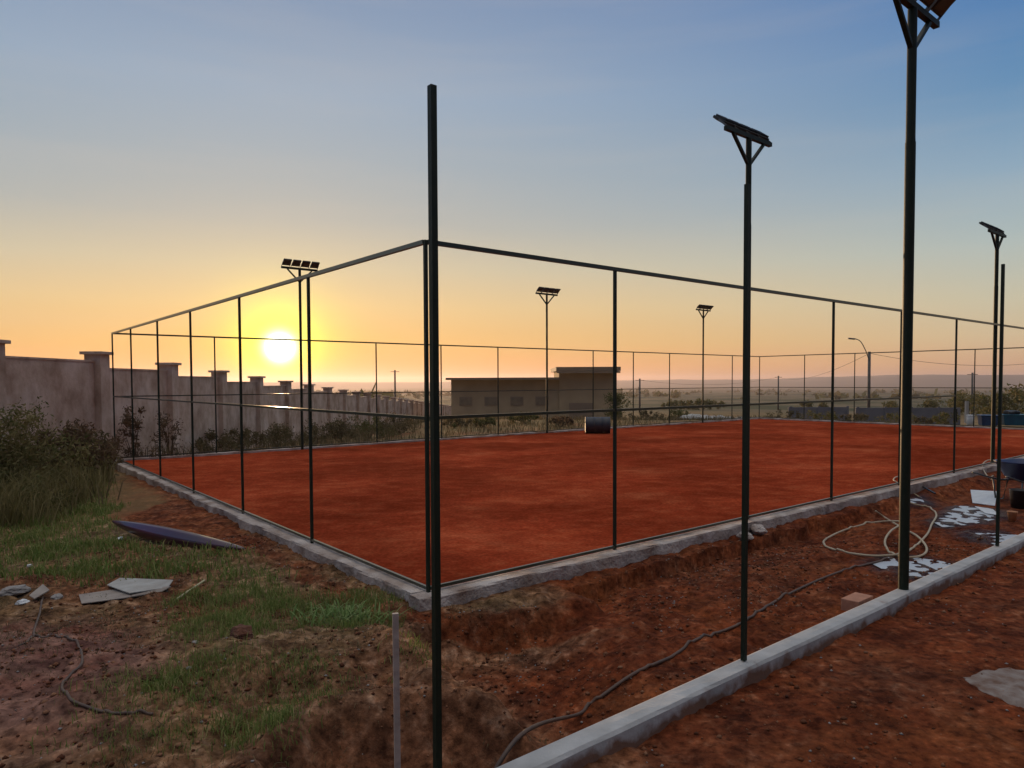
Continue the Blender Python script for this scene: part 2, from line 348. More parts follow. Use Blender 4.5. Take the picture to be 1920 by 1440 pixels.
grassz=np.clip(grassz+left*sstep(5.5,9,Y)*(1-reddirt)*.8,0,1)
zone=np.stack([np.clip(brown,0,1),mudz*left,grassz,np.ones_like(X)],1).astype(np.float32)
wet=np.zeros_like(X)
for P in PUDS: wet=np.maximum(wet,sstep(-.32,-.02,poly_sd(X,Y,P)+.18*nB))
outc=np.maximum(sstep(.6,2.5,np.maximum(V_-W_,U_-L_)),sstep(20,30,RR)*(V_<W_))
outc=np.maximum(outc,sstep(8,11,Y)*(X<-5.5)*(U_<-.3)*.6)
zone2=np.stack([np.clip(outc,0,1),sstep(70,220,RR+40*nA),wet,np.ones_like(X)],1).astype(np.float32)
for nme,arr in (('zone',zone),('zone2',zone2)):
    a=ground.data.color_attributes.new(nme,'FLOAT_COLOR','POINT'); a.data.foreach_set('color',arr.ravel())
# puddles
wm_,t,b=newmat('milky_lime_water'); b.inputs['Base Color'].default_value=(.50,.51,.53,1); b.inputs['Roughness'].default_value=.38; b.inputs['IOR'].default_value=1.6; b.inputs['Specular IOR Level'].default_value=1.; b.inputs['Metallic'].default_value=0
nw=t.nodes.new('ShaderNodeTexNoise'); nw.inputs['Scale'].default_value=9; bw=t.nodes.new('ShaderNodeBump'); bw.inputs['Strength'].default_value=.06; bw.inputs['Distance'].default_value=.004
t.links.new(nw.outputs[0],bw.inputs['Height']); t.links.new(bw.outputs[0],b.inputs['Normal'])
for P in PUDS:
    cx=sum(p[0] for p in P)/len(P); cy=sum(p[1] for p in P)/len(P)
    Vp=[(cx+(x-cx)*1.1,cy+(y-cy)*1.1,PZ) for x,y in P]; tag(fpd('puddle',Vp,[range(len(P))],wm_),kind='structure')
# court clay
def court_mat():
    m,t,b=newmat('court_clay'); n=t.nodes; l=t.links; b.inputs['Roughness'].default_value=1.; b.inputs['Specular IOR Level'].default_value=.0
    geo=n.new('ShaderNodeNewGeometry')
    def noi(s,d=6,sc3=(1,1,1),rz=0):
        mpp=n.new('ShaderNodeMapping'); mpp.inputs['Scale'].default_value=sc3; mpp.inputs['Rotation'].default_value=(0,0,rz); l.new(geo.outputs['Position'],mpp.inputs[0])
        x=n.new('ShaderNodeTexNoise'); x.inputs['Scale'].default_value=s; x.inputs['Detail'].default_value=d; x.inputs['Roughness'].default_value=.6; l.new(mpp.outputs[0],x.inputs['Vector']); return x.outputs[0]
    a=ramp(noi(.55,7,(1,1.25,1),-TH),[(.33,(.19,.028,.010,1)),(.48,(.27,.041,.016,1)),(.58,(.35,.060,.023,1)),(.70,(.48,.12,.05,1))],l,n)
    c=ramp(noi(3.5,8,(1,1.35,1),-TH),[(.33,(.17,.028,.012,1)),(.5,(.30,.044,.017,1)),(.68,(.44,.11,.045,1))],l,n)
    x=n.new('ShaderNodeMixRGB'); x.inputs[0].default_value=.4; l.new(a,x.inputs[1]); l.new(c,x.inputs[2])
    g=ramp(noi(24,6),[(.38,(.78,.78,.78,1)),(.5,(1,1,1,1)),(.64,(1.25,1.27,1.3,1))],l,n); y_=n.new('ShaderNodeMixRGB'); y_.blend_type='MULTIPLY'; y_.inputs[0].default_value=1; l.new(x.outputs[0],y_.inputs[1]); l.new(g,y_.inputs[2])
    g2=ramp(noi(.22,3),[(.38,(.72,.70,.7,1)),(.5,(.97,.97,.97,1)),(.62,(1.2,1.2,1.2,1))],l,n); z_=n.new('ShaderNodeMixRGB'); z_.blend_type='MULTIPLY'; z_.inputs[0].default_value=1; l.new(y_.outputs[0],z_.inputs[1]); l.new(g2,z_.inputs[2]); l.new(z_.outputs[0],b.inputs['Base Color'])
    bp=n.new('ShaderNodeBump'); bp.inputs['Strength'].default_value=.5; bp.inputs['Distance'].default_value=.012; l.new(noi(11,10),bp.inputs['Height']); l.new(bp.outputs[0],b.inputs['Normal']); return m
cu=np.linspace(.06,L_-.06,200); cv=np.linspace(.06,W_-.06,110); CU,CV=np.meshgrid(cu,cv)
cx=A.x+DR.x*CU.ravel()+DL.x*CV.ravel(); cy=A.y+DR.y*CU.ravel()+DL.y*CV.ravel()
cz=-.045+.014*fbm(cx,cy,.8,4,51)+.009*fbm(cx,cy,3,3,52)
I=np.arange(200*110).reshape(110,200); Q=np.stack([I[:-1,:-1].ravel(),I[:-1,1:].ravel(),I[1:,1:].ravel(),I[1:,:-1].ravel()],1)
tag(npmesh('court_surface',np.stack([cx,cy,cz],1),Q,court_mat(),smooth=True),kind='structure')
# hills
hm=M_('hill_cover',(.05,.06,.035),(.12,.09,.06),.002,1.)
th=np.radians(np.linspace(-75,75,400)); rr_=np.array([5200,5600,6000,6400,6800,7200,7700,8300,9000.])
T,RRm=np.meshgrid(th,rr_); crest=np.interp(np.degrees(T),[-75,-30,-14,-8,0,12,20,26,31,36,75],[8,4,6,4,6,12,18,42,52,44,30])
fall=np.interp(RRm,[5200,6400,7200,9000],[-.2,.55,1,.8])
hz=-50+(crest+52+10*fbm(np.degrees(T)*.6,RRm*.0006,1,4,71))*fall
I=np.arange(T.size).reshape(T.shape); Q=np.stack([I[:-1,:-1].ravel(),I[:-1,1:].ravel(),I[1:,1:].ravel(),I[1:,:-1].ravel()],1)
tag(npmesh('hills',np.stack([(RRm*np.sin(T)).ravel(),(RRm*np.cos(T)).ravel(),hz.ravel()],1),Q,hm,smooth=True),kind='structure')
# ------------------------------------------------------------------ concrete kerb round the court and the beam
def strip(p0,p1,off_in,off_out,z0,z1,side,amp,seed,step=.12):
    """rough cast strip from p0 to p1 (uv), widened outward along side"""
    a=Vector(p0);b=Vector(p1); n=max(2,int((b-a).length/step)); V=[];Fc=[]
    for i in range(n+1):
        q=a+(b-a)*i/n
        prof=[(off_in,z0),(off_in,z1-.008),(off_in+.015,z1),((off_in+off_out)/2,z1),(off_out-.015,z1-.002),(off_out,z1-.018),(off_out+.006,(z0+z1)/2),(off_out+.01,z0)]
        for k,(o,z) in enumerate(prof):
            qq=q+Vector(side)*o; p=uv(qq.x,qq.y,z)
            w=amp*(1 if k>=3 else .3)
            e=vnoise(np.array([i*.55+k*.2]),np.array([seed+k*.5]),7)[0]-.5; e2=vnoise(np.array([i*.17]),np.array([seed+9.]),8)[0]-.5
            dn=Vector((DR.x*side[0]+DL.x*side[1],DR.y*side[0]+DL.y*side[1],0)); p+=dn*w*(e+e2)*1.2*(1 if k>3 else .3); p.z+=w*.45*(e+e2)*(1 if k in(2,3,4,5) else 0)
            V.append(p)
    m=8
    for i in range(n):
        for k in range(m-1): Fc.append((i*m+k,i*m+k+1,(i+1)*m+k+1,(i+1)*m+k))
    Fc.append(tuple(range(m))); Fc.append(tuple(range(n*m,n*m+m))[::-1])
    return V,Fc
ck=empty('court_kerb',uv(0,0),0,'rough cast concrete kerb framing the red clay court, crumbling along its outer face','kerb')
for nme,a,b,s,sd_ in (('kerb_side',(-.16,0),(L_+.16,0),(0,-1),1),('kerb_side',(0,.05),(0,W_-.05),(-1,0),2),('kerb_side',(-.16,W_),(L_+.16,W_),(0,1),3),('kerb_side',(L_,.05),(L_,W_-.05),(1,0),4)):
    V,Fc=strip(a,b,-.05,.13,-.32,0.002,s,.05,sd_*13)
    o=fpd(nme,V,Fc,rconc,ck); o.matrix_parent_inverse=Matrix.Translation(-uv(0,0))
BV=-2.49
V,Fc=strip((-6,BV),(26,BV),-.045,.085,-.30,0.,(0,-1),.015,77,.12)
tag(fpd('concrete_beam',V,Fc,conc),'smooth pale grey concrete beam running diagonally across the foreground under the bare posts','concrete beam')
# ------------------------------------------------------------------ fence frames
PS=.028
def post(par,p,h,name='post',s=PS,z0=0.):
    o=MB().box((0,0,(h+z0)/2),(s,s,h-z0),Matrix.Rotation(TH,4,'Z')).build(name,green,par); o.location=p; return o
def fence(origin,d,ln,posts,label,mid=(0,None),skipbot=False,s=PS):
    """origin uv, direction unit uv"""
    o0=uv(*origin); f=empty('metal_fence',o0,0,label,'fence','welded fence frames round the clay court')
    dw=(DR*d[0]+DL*d[1]); dw=Vector((dw.x,dw.y,0))
    for q in posts: post(f,dw*q,FH,s=s)
    a,b=dw*(.018),dw*(ln-.018)
    MB().bar(a+Vector((0,0,FH-.014)),b+Vector((0,0,FH-.014)),.036).build('top_rail',railp,f)
    m1=mid[1] or ln-.018; MB().bar(dw*.018+Vector((0,0,1.455)),dw*m1+Vector((0,0,1.455)),.026).build('middle_rail',railp,f)
    MB().bar(a+Vector((0,0,.035)),b+Vector((0,0,.035)),.026).build('bottom_rail',railp,f)
    return f
fence((0,0),(0,1),W_,[0,2.35,4.59,6.93,9.09,11.37,W_],'green fence frame on the short court side left of the nearest corner post')
fence((0,0),(1,0),L_,[2.28,6.92,9.25,11.69,16.3,18.5,20.8,23,25,L_],'dark green fence frame along the muddy strip beside the concrete beam',mid=(0,11.69))
fence((0,W_),(1,0),L_,[2.25,6.75,9,11.25,15.75,18,20.25,24.75,L_],'green fence frame on the far long side, before the weeds and shed')
fence((L_,0),(0,1),W_,[W_*k/6 for k in range(1,6)],'dark green fence frame at the distant short end of the court, before the valley')
for u,l in ((-1.54,'tall bare green post nearest the camera, its foot cut off by the bottom edge'),(.735,'bare green post on the beam overlapping a floodlight pole behind it'),(5.46,'bare green post on the beam close to the blue wheelbarrow')):
    o=MB().box((0,0,FH/2+.02),(PS,PS,FH+.03),Matrix.Rotation(TH,4,'Z')).build('post',green); o.name='fence_post'; o.location=uv(u,BV); tag(o,l,'post','bare fence posts on the concrete beam')
# ------------------------------------------------------------------ floodlight poles
def make_flood(thick,face,label,rz):
    f=empty('floodlight_pole',(0,0,0),rz,label,'floodlight','floodlight poles round the courts')
    MB().bar((0,0,-.25),(0,0,3.70),thick,seg=28).bar((0,0,3.70),(0,0,3.725),.074,seg=28).build('pole',green,f)
    MB().bar((0,0,3.72),(0,0,4.775),.072,seg=28).build('upper_pole',green,f)
    MB().bar((-.50,0,4.80),(.50,0,4.80),.05,.05).build('crossbar',green,f)
    for s in (-1,1): MB().bar((s*.02,0,4.46),(s*.34,0,4.775),.038,.03).build('brace',green,f)
    T=52
    for k in range(4):
        x=(-.385+.257*k)
        MM=Matrix.Translation((x,face*.05,4.93))@Matrix.Rotation(face*R(-(90-T)) if False else R(0),4,'X')
        # plate normal: face*y tilted down T degrees
        n=Vector((0,face*math.cos(R(T)),-math.sin(R(T)))); xx=Vector((1,0,0)); yy=n.cross(xx)
        Rm=Matrix((xx,yy,n)).transposed().to_4x4()
        c=Vector((x,face*.10,4.93))
        m=MB().box(c,(.215,.21,.035),Rm,.006)
        for j in range(7): m.box(c+Rm.to_3x3()@Vector((-.09+.03*j,0,-.028)),(.006,.17,.025),Rm)
        h=m.build('floodlight',darkm,f)
        MB().box(c+n*.0195,(.172,.165,.006),Rm).build('lens',lens,h)
        MB().bar((x-.111,face*.10,4.93),(x-.111,0,4.832),.006,.022).bar((x+.111,face*.10,4.93),(x+.111,0,4.832),.006,.022).bar((x-.113,0,4.829),(x+.113,0,4.829),.03,.006).build('bracket',galv,h)
    return f
f1=make_flood(.080,-1,'thick floodlight pole on the concrete beam beside a brick, lamps at the top edge',TH); f1.location=uv(3.11,BV)
f2=make_flood(.078,1,'',TH)
specs=[(4.80,.06,'floodlight pole on the near court kerb rising right behind a bare beam post'),(14.05,.06,'floodlight pole on the near court kerb by the loop of cream hose and blue wheelbarrow')]
for i,(u,v,l) in enumerate(specs):
    o=f2 if i==0 else copy_tree(f2); o.location=uv(u,v); o['label']=l
f3=make_flood(.07,-1,'',TH)
for i,(u,l) in enumerate(((4.46,'far side floodlight pole just right of the setting sun'),(13.38,'far side floodlight pole in front of the long shed'),(22.46,'far side floodlight pole nearest the distant corner of the court'))):
    o=f3 if i==0 else copy_tree(f3); o.location=uv(u,W_-.06); o['label']=l
# ------------------------------------------------------------------ block wall with capped pillars
def wall_mat():
    m,t,b=newmat('stained_render'); n=t.nodes; l=t.links; b.inputs['Roughness'].default_value=.95; b.inputs['Specular IOR Level'].default_value=.2
    geo=n.new('ShaderNodeNewGeometry')
    def noi(s,sc3,d=7):
        mpp=n.new('ShaderNodeMapping'); mpp.inputs['Scale'].default_value=sc3; l.new(geo.outputs['Position'],mpp.inputs[0]); x=n.new('ShaderNodeTexNoise'); x.inputs['Scale'].default_value=s; x.inputs['Detail'].default_value=d; x.inputs['Roughness'].default_value=.62; l.new(mpp.outputs[0],x.inputs['Vector']); return x.outputs[0]
    a=ramp(noi(1.1,(1,1,1)),[(.3,(.40,.275,.20,1)),(.52,(.62,.465,.37,1)),(.72,(.74,.60,.52,1))],l,n)
    c=ramp(noi(1.8,(1.5,1.5,.9)),[(.35,(.6,.53,.48,1)),(.6,(1,1,1,1))],l,n)
    x=n.new('ShaderNodeMixRGB'); x.blend_type='MULTIPLY'; x.inputs[0].default_value=.7; l.new(a,x.inputs[1]); l.new(c,x.inputs[2])
    l.new(x.outputs[0],b.inputs['Base Color'])
    bp=n.new('ShaderNodeBump'); bp.inputs['Strength'].default_value=.6; bp.inputs['Distance'].default_value=.02; l.new(noi(12,(1,1,1)),bp.inputs['Height']); l.new(bp.outputs[0],b.inputs['Normal']); return m
wmt=wall_mat(); WX=-9.8
wall=empty('boundary_wall',(WX,16.5,-.3),0,'long stained rendered wall with capped pillars stepping downhill behind the weeds','wall')
off=Vector((-WX,-16.5,.3))
for i in range(-3,32):
    y=16.5+3.47*i; y1=y+3.47; top=2.51-.165*i if i>0 else 2.51+.08*min(-i,2); nxt=2.51-.165*(i+1) if i+1>0 else 2.51+.08*min(-i-1,2)
    bot=min(gz(WX,y),gz(WX,y1))-.4
    bt=nxt-.25; 
    MB().box(Vector((WX-.10,(y+.38+y1)/2,(bot+bt)/2))+off,(.16,y1-y-.38,bt-bot)).box(Vector((WX-.10,(y+.38+y1)/2,bt+.02))+off,(.20,y1-y-.384,.04)).build('wall_panel',wmt,wall)
    pl=MB().box(Vector((WX-.06,y+.19,(bot+top-.07)/2))+off,(.38,.38,top-.07-bot)).build('pillar',wmt,wall)
    MB().box(Vector((WX-.06,y+.19,top-.035))+off,(.52,.52,.07),None,.008).build('cap',wmt,pl)
# ------------------------------------------------------------------ vegetation
def leafmat(name,c1,c2,c3):
    m,t,b=newmat(name); n=t.nodes; l=t.links; b.inputs['Roughness'].default_value=.75; b.inputs['Specular IOR Level'].default_value=.25
    g=n.new('ShaderNodeNewGeometry'); r=ramp(g.outputs['Random Per Island'],[(0,(*c1,1)),(.5,(*c2,1)),(1,(*c3,1))],l,n); l.new(r,b.inputs['Base Color'])
    tr=n.new('ShaderNodeBsdfTranslucent'); l.new(r,tr.inputs[0]); mx=n.new('ShaderNodeMixShader'); mx.inputs[0].default_value=.3
    l.new(b.outputs[0],mx.inputs[1]); l.new(tr.outputs[0],mx.inputs[2]); l.new(mx.outputs[0],n['Material Output'].inputs[0]); return m
gr=leafmat('grass_blades',(.12,.19,.04),(.21,.25,.06),(.36,.32,.13))
drg=leafmat('dry_grass',(.16,.12,.06),(.10,.085,.04),(.24,.17,.09))
wd=leafmat('weed_leaves',(.09,.10,.03),(.14,.13,.045),(.22,.17,.075))
oliv=leafmat('olive_weeds',(.15,.13,.045),(.24,.195,.075),(.30,.24,.11))
brn=leafmat('dead_leaves',(.12,.07,.04),(.19,.12,.065),(.09,.065,.04))
tuftm=leafmat('bright_tuft',(.15,.24,.07),(.22,.31,.10),(.36,.40,.18))
rng=np.random.default_rng(4)
def blades(xyz,h,wd_,lean,rng=rng):
    n=len(xyz); a=rng.uniform(0,2*np.pi,n); b=rng.uniform(0,2*np.pi,n); dx=np.cos(a)*wd_/2; dy=np.sin(a)*wd_/2
    ln=lean*rng.uniform(.1,1,n)*h; lx=np.cos(b)*ln; ly=np.sin(b)*ln; x,y,z=xyz.T
    P=np.zeros((n,5,3)); P[:,0]=np.stack([x-dx,y-dy,z-.01],1); P[:,1]=np.stack([x+dx,y+dy,z-.01],1)
    P[:,2]=np.stack([x+dx*.8+lx*.35,y+dy*.8+ly*.35,z+h*.6],1); P[:,3]=np.stack([x-dx*.8+lx*.35,y-dy*.8+ly*.35,z+h*.6],1); P[:,4]=np.stack([x+lx,y+ly,z+h*(1-.25*lean)],1)
    return P
def blade_obj(name,P,m,par=None):
    n=len(P); V=P.reshape(-1,3); i=np.arange(n)*5
    T1=np.stack([i,i+1,i+2],1); T2=np.stack([i,i+2,i+3],1); T3=np.stack([i+3,i+2,i+4],1)
    return npmesh(name,V,np.concatenate([T1,T2,T3]),m,par,k=3)
def scatter(n,x0,x1,y0,y1,mask):
    x=rng.uniform(x0,x1,n); y=rng.uniform(y0,y1,n); k=mask(x,y)>rng.uniform(0,1,n); return x[k],y[k]
def inzone(pts,x,y,soft=.2): P=[at(*p,-.08) for p in pts]; return sstep(-soft,soft,poly_sd(x,y,P)+.25*fbm(x,y,2,3,41))
ZG=[[(300,1230),(330,1120),(420,1060),(540,1080),(560,1160),(470,1210),(380,1240)],[(130,1440),(200,1330),(420,1270),(640,1290),(620,1350),(560,1440)],[(-200,900),(200,900),(215,1000),(480,1045),(300,1075),(100,1075),(-200,1075)],[(480,1100),(760,1110),(740,1180),(520,1180)],[(740,1250),(850,1260),(860,1290),(760,1290)],[(-200,860),(200,850),(190,960),(-200,980)]]
def gm_(x,y):
    s=0
    for z in ZG: s=np.maximum(s,inzone(z,x,y))
    cl=sstep(.42,.72,.5+.5*fbm(x,y,3.2,3,42)); return s*(.20+.80*cl)*(poly_sd(x,y,mound)>.02)
x,y=scatter(170000,-5.5,.2,2.1,6.2,gm_); z=height(x,y); h=rng.uniform(.02,.10,len(x))*(.6+.8*sstep(-.3,.6,fbm(x,y,1.5,3,43)))
P1=blades(np.stack([x,y,z],1),h,.005,.9)
x,y=scatter(110000,-10,-2,6.2,13,gm_); z=height(x,y); h=rng.uniform(.03,.14,len(x)); P2=blades(np.stack([x,y,z],1),h,.011,.9)
o=blade_obj('grass',np.concatenate([P1,P2]),gr); tag(o,'short patchy green grass on the soil to the left of the court','grass',kind='stuff')
# dry straw and litter
def dm(x,y):
    q=poly_sd(x,y,mound); return (q>-.5)*(uvof(x,y)[1]>-2.35)*((uvof(x,y)[1]<-.2)|(x<-.75))*sstep(.35,.75,.5+.5*fbm(x,y,2.3,3,47))*.8
x,y=scatter(26000,-5.5,.3,2.1,7.5,dm); z=height(x,y)+.004; P=blades(np.stack([x,y,z],1),rng.uniform(.01,.045,len(x)),.004,2.6)
tag(blade_obj('dry_grass',P,drg),'dry straw litter scattered over the bare brown soil','dry grass',kind='stuff')
# tall dry grass beyond the far side and along the wall
def tm(x,y):
    u,v=uvof(x,y); return ((v>W_+.5)|((u<-.8)&(x<-6.3)&(y>10)))*(x>WX+.15)*sstep(.3,.65,.5+.5*fbm(x,y,.45,3,44))*np.clip(1.3-y/70,.15,1)
x,y=scatter(70000,-9.6,28,10,70,tm); z=height(x,y); P=blades(np.stack([x,y,z],1),rng.uniform(.15,.6,len(x))*np.where(x<-4,1.2,.75),.022,.7)
tag(blade_obj('tall_dry_grass',P,drg),'knee high dry yellow grass beyond the far side of the court','dry grass',kind='stuff')
def tm2(x,y): return (x>WX+.15)*sstep(.25,.6,.5+.5*fbm(x,y,.8,3,48))*sstep(-6.4,-7.4,x+.25*(y-11))*(uvof(x,y)[0]<-.6)
x,y=scatter(26000,-9.6,-5.6,9.2,16,tm2); z=height(x,y); P=blades(np.stack([x,y,z],1),rng.uniform(.25,1.0,len(x))*rng.uniform(.6,1,len(x)),.014,.8)
tag(blade_obj('tall_weeds',P,oliv),'loose tall olive grass filling the corner in front of the wall on the left','tall grass',kind='stuff')
def shrub(px,py,Y,wid,hei,m,label,cat='shrub',group=None,n=1500,leaf=.06,lean=0,name='shrub'):
    p=atY(px,py,Y); z=gz(p.x,Y); o=empty(name,(p.x,Y,z),0,label,cat,group)
    leaf*=.72; n=int(n*2.1); r=np.random.default_rng(int(px*7+py)); k=20; cx=r.normal(0,.30,k)*wid; cy=r.normal(0,.3,k)*wid; cz=r.uniform(.12,.92,k)**.8*hei; cx*=1-.35*cz/hei; rad=r.uniform(.13,.32,k)*min(wid,hei)
    j=r.integers(0,k,n); d=r.normal(0,1,(n,3)); d/=np.linalg.norm(d,axis=1)[:,None]; d*=rad[j][:,None]*r.uniform(.3,1.25,n)[:,None]
    c=np.stack([cx[j]+lean*cz[j],cy[j],cz[j]],1)+d*np.array([1,1,1.1]); c[:,2]=np.abs(c[:,2])
    a=r.normal(0,1,(n,3)); a/=np.linalg.norm(a,axis=1)[:,None]; b=np.cross(a,r.normal(0,1,(n,3))); b/=np.linalg.norm(b,axis=1)[:,None]
    s=leaf*r.uniform(.5,1.4,n)[:,None]; V=np.stack([c-a*s,c+b*s*.35,c+a*s,c-b*s*.35],1).reshape(-1,3)
    npmesh('foliage',V,np.arange(4*n).reshape(n,4),m,o)
    mb=MB()
    for q in range(9):
        i=q%k; mid=Vector((cx[i]*.4,cy[i]*.4,cz[i]*.5)); mb.tube([(r.normal(0,.04),r.normal(0,.04),-.05),mid,(cx[i]+lean*cz[i],cy[i],cz[i])],[.014*wid+.004,.010,.003],5)
    mb.build('stem',brn,o); return o
G1='wild shrubs in front of the boundary wall'
for a in [(15,800,11.4,1.5,1.35,oliv,'large olive weed bush at the left edge of the photo, in front of the wall',2000,.055),
          (78,830,11.9,1.3,1.1,oliv,'rounded olive weed bush second from the left edge',1500,.05),
          (128,840,12.6,.8,1.25,brn,'brown dying bush with drooping leaves close to the capped pillar',1100,.075),
          (160,850,13.2,.7,.95,drg,'straw coloured brush resting against the base of the capped pillar',900,.06),
          (250,800,16.6,.55,1.5,brn,'slim dark bush behind the far corner post of the court',550,.055),
          (318,800,18.6,.6,1.3,brn,'dark bush against the second pillar, behind the fence frame',420,.055),
          (205,840,15.4,.5,.7,brn,'low dark bush at the foot of the far corner post',600,.05),
          (-40,820,10.6,1.4,1.6,wd,'bush cut off by the left edge of the photo',1500,.055),
          (55,905,10.2,1.1,.45,wd,'low spreading weeds in front of the larger bushes',900,.045)]:
    shrub(a[0],a[1],a[2],a[3],a[4],a[5],a[6],group=G1,n=a[7],leaf=a[8])
G2='weeds beyond the far side of the court'
k=0
for px,Y,w_,h_,m in [(455,24,1.6,1.0,drg),(520,25,1.8,1.1,drg),(590,27,2.2,1.1,drg),(640,26,1.8,1.2,drg),(690,28,2,1.2,wd),(745,29,2.2,1.1,drg),(860,31,1.6,.6,drg),(905,30,1.5,.6,wd),(985,33,1.5,.7,wd),(1050,31,1.4,.55,brn),(400,22,1.5,.9,drg)]:
    k+=1; shrub(px,770,Y,w_,h_*.72,m,('weed clump beyond the far kerb, %s')%['behind the third post from the left corner','halfway along the left run of wall','below the setting sun, right of the floodlight pole','left of the first bare stretch','midway between sun and nearest corner post','just left of the nearest corner post','below the left end of the shed','below the middle of the shed roof','below the shed, left of the drum','nearest to the dark drum','at the left end of the row, near the wall'][k-1],group=G2,n=900,leaf=.07)
for px,Y,w_,h_,m,l in [(1470,46,2.2,.8,drg,'dry weed clump right of the court corner'),(1540,50,2.6,.9,wd,'green weed clump before the left low wall'),(1600,48,2.0,.7,drg,'dry weed clump under the street lamp'),(1668,52,2.4,1.0,wd,'green weed clump just right of the nearest utility pole'),(1725,50,2.2,.7,drg,'dry weed clump before the right low wall'),(1772,46,1.8,.9,wd,'green weed clump left of the white plastic drum'),(1215,48,2.0,.7,drg,'dry weed clump between shed and third far floodlight pole'),(1270,52,2.2,.8,wd,'green weed clump left of the third far floodlight pole')]:
    shrub(px,790,Y,w_,h_,m,l,group='weeds beyond the far end of the court',n=700,leaf=.09)
# broad bladed tuft
tp=on(640,1160); tu=empty('grass_tuft',tp,0,'bright green tuft of broad pointed blades on the dirt near the corner post','plant')
mb=MB(); r=random.Random(3); Vt=[];Ft=[]
for i in range(260):
    a=r.uniform(0,6.28); ln=r.uniform(.09,.23); bx=r.gauss(0,.16); by=r.gauss(0,.09); w0=r.uniform(.005,.010); el_=r.uniform(.35,1.3); pts=[]
    for s in range(5):
        t=s/4; hh=ln*math.sin(el_)*t*(1-.35*t*t); rr=ln*math.cos(el_)*t
        pts.append((bx+rr*math.cos(a),by+rr*math.sin(a),hh,w0*(1-t)**.6))
    b0=len(Vt)
    for x_,y_,z_,ww in pts: Vt+=[(x_-math.sin(a)*ww,y_+math.cos(a)*ww,z_),(x_+math.sin(a)*ww,y_-math.cos(a)*ww,z_)]
    for s in range(4): Ft.append((b0+2*s,b0+2*s+1,b0+2*s+3,b0+2*s+2))
fpd('blades',Vt,Ft,tuftm,tu); fpd('root_crown',*[[(-.1,-.05,-.02),(.1,-.05,-.02),(.1,.05,-.02),(-.1,.05,-.02),(0,0,.015)],[(0,1,4),(1,2,4),(2,3,4),(3,0,4)]],brn,tu)
# ------------------------------------------------------------------ ground litter
def rock(px,py,sx,sy,sz,m,name,label,cat,group=None,seed=1,sink=.3,amp=.35):
    p=on(px,py); bm=bmesh.new(); bmesh.ops.create_icosphere(bm,subdivisions=4,radius=1)
    from mathutils import noise
    for v in bm.verts:
        q=v.co.normalized(); n_=noise.noise(q*1.6+Vector((seed*3.1,0,0)))*amp+noise.noise(q*5+Vector((seed,3,0)))*amp*.35; s=1+n_
        v.co=Vector((q.x*s*sx,q.y*s*sy,q.z*s*sz))
    me=bpy.data.meshes.new(name); bm.to_mesh(me); bm.free(); o=link(name,me,m); o.location=p+Vector((0,0,sz*(1-sink))); o.rotation_euler.z=seed; return tag(o,label,cat,group)
GC='clods and stones on the left ground'
rock(448,1193,.085,.07,.05,clodm,'clod','big reddish brown clod of earth beside the patch of green grass','clod',GC,2)
rock(278,1270,.05,.04,.028,clodm,'clod','small rounded clod between the thin hose and the grass','clod',GC,3)
rock(362,1203,.022,.02,.014,stone,'pebble','little grey pebble beside the big clod','stone',GC,9)
rock(350,1250,.016,.013,.010,stone,'pebble','tiny pale pebble on the brown soil below the big clod','stone',GC,10)
rock(22,1106,.12,.07,.04,stone,'rubble_piece','flat grey rubble lump nearest the left edge','rubble',GC,4)
rock(103,1117,.06,.045,.028,stone,'rubble_piece','small bluish rubble piece right of the tilted board','rubble',GC,5)
rock(40,1126,.05,.04,.026,white,'rubble_piece','whitish broken piece beneath the tilted board','rubble',GC,6)
rock(600,1405,.06,.055,.045,clodm,'clod','brown crumbly lump at the bottom edge left of the thin stake','clod',GC,7)
rock(222,1006,.075,.03,.02,white,'plastic_scrap','white scrap lying under the left tip of the purple panel','scrap',None,8)
rock(1420,1003,.13,.09,.05,rconc,'concrete_lump','broken grey concrete lump against the court kerb at the second floodlight pole','concrete lump',None,11,.2)
rock(1395,1015,.09,.07,.05,rconc,'concrete_lump','smaller concrete lump hidden partly by the bare beam post','concrete lump',None,12,.2)
tg='small white scraps in the grass'
o=MB().box((0,0,.012),(.045,.03,.024),Matrix.Rotation(.5,4,'Z'),.004).rough(.004,40).build('paper_scrap',white); o.location=on(53,1055); tag(o,'small crumpled white scrap alone in the green grass on the left','scrap')
def slab(name,pts,zs,th,m,label,cat,amp=.004):
    P=[on(*p) for p in pts]; c=sum(P,Vector())/len(P); V=[(p-c)+Vector((0,0,z)) for p,z in zip(P,zs)]; n=len(V)
    V2=V+[v-Vector((0,0,th)) for v in V]; Fc=[tuple(range(n)),tuple(range(2*n-1,n-1,-1))]+[(i,i+n,(i+1)%n+n,(i+1)%n) for i in range(n)]
    o=fpd(name,V2,Fc,m); o.location=c; return tag(o,label,cat)
slab('fibre_board',[(198,1096),(222,1084),(322,1092),(312,1104),(240,1112)],[.03,.035,.05,.04,.03],.008,board_g,'pale grey board overlapping a brown board on the left ground','board')
slab('plywood_board',[(145,1112),(205,1104),(240,1107),(318,1100),(300,1108),(230,1119),(150,1128)],[.02,.022,.022,.03,.022,.02,.016],.007,board_m,'thin brown board with torn edges lying left of the pale stick','board')
slab('plywood_board',[(52,1119),(78,1100),(90,1108),(62,1121)],[.05,.06,.045,.03],.008,board_m,'small tilted piece of board among rubble at the left edge','board')
a=on(328,1118,.03); b=on(381,1083,.045); tag(MB().bar(a,b,.014,.010).rough(.001,30).build('stick',M_('pale_stick',(.55,.50,.30),(.42,.37,.2),20,.7)),'pale straight stick lying right of the boards','stick')
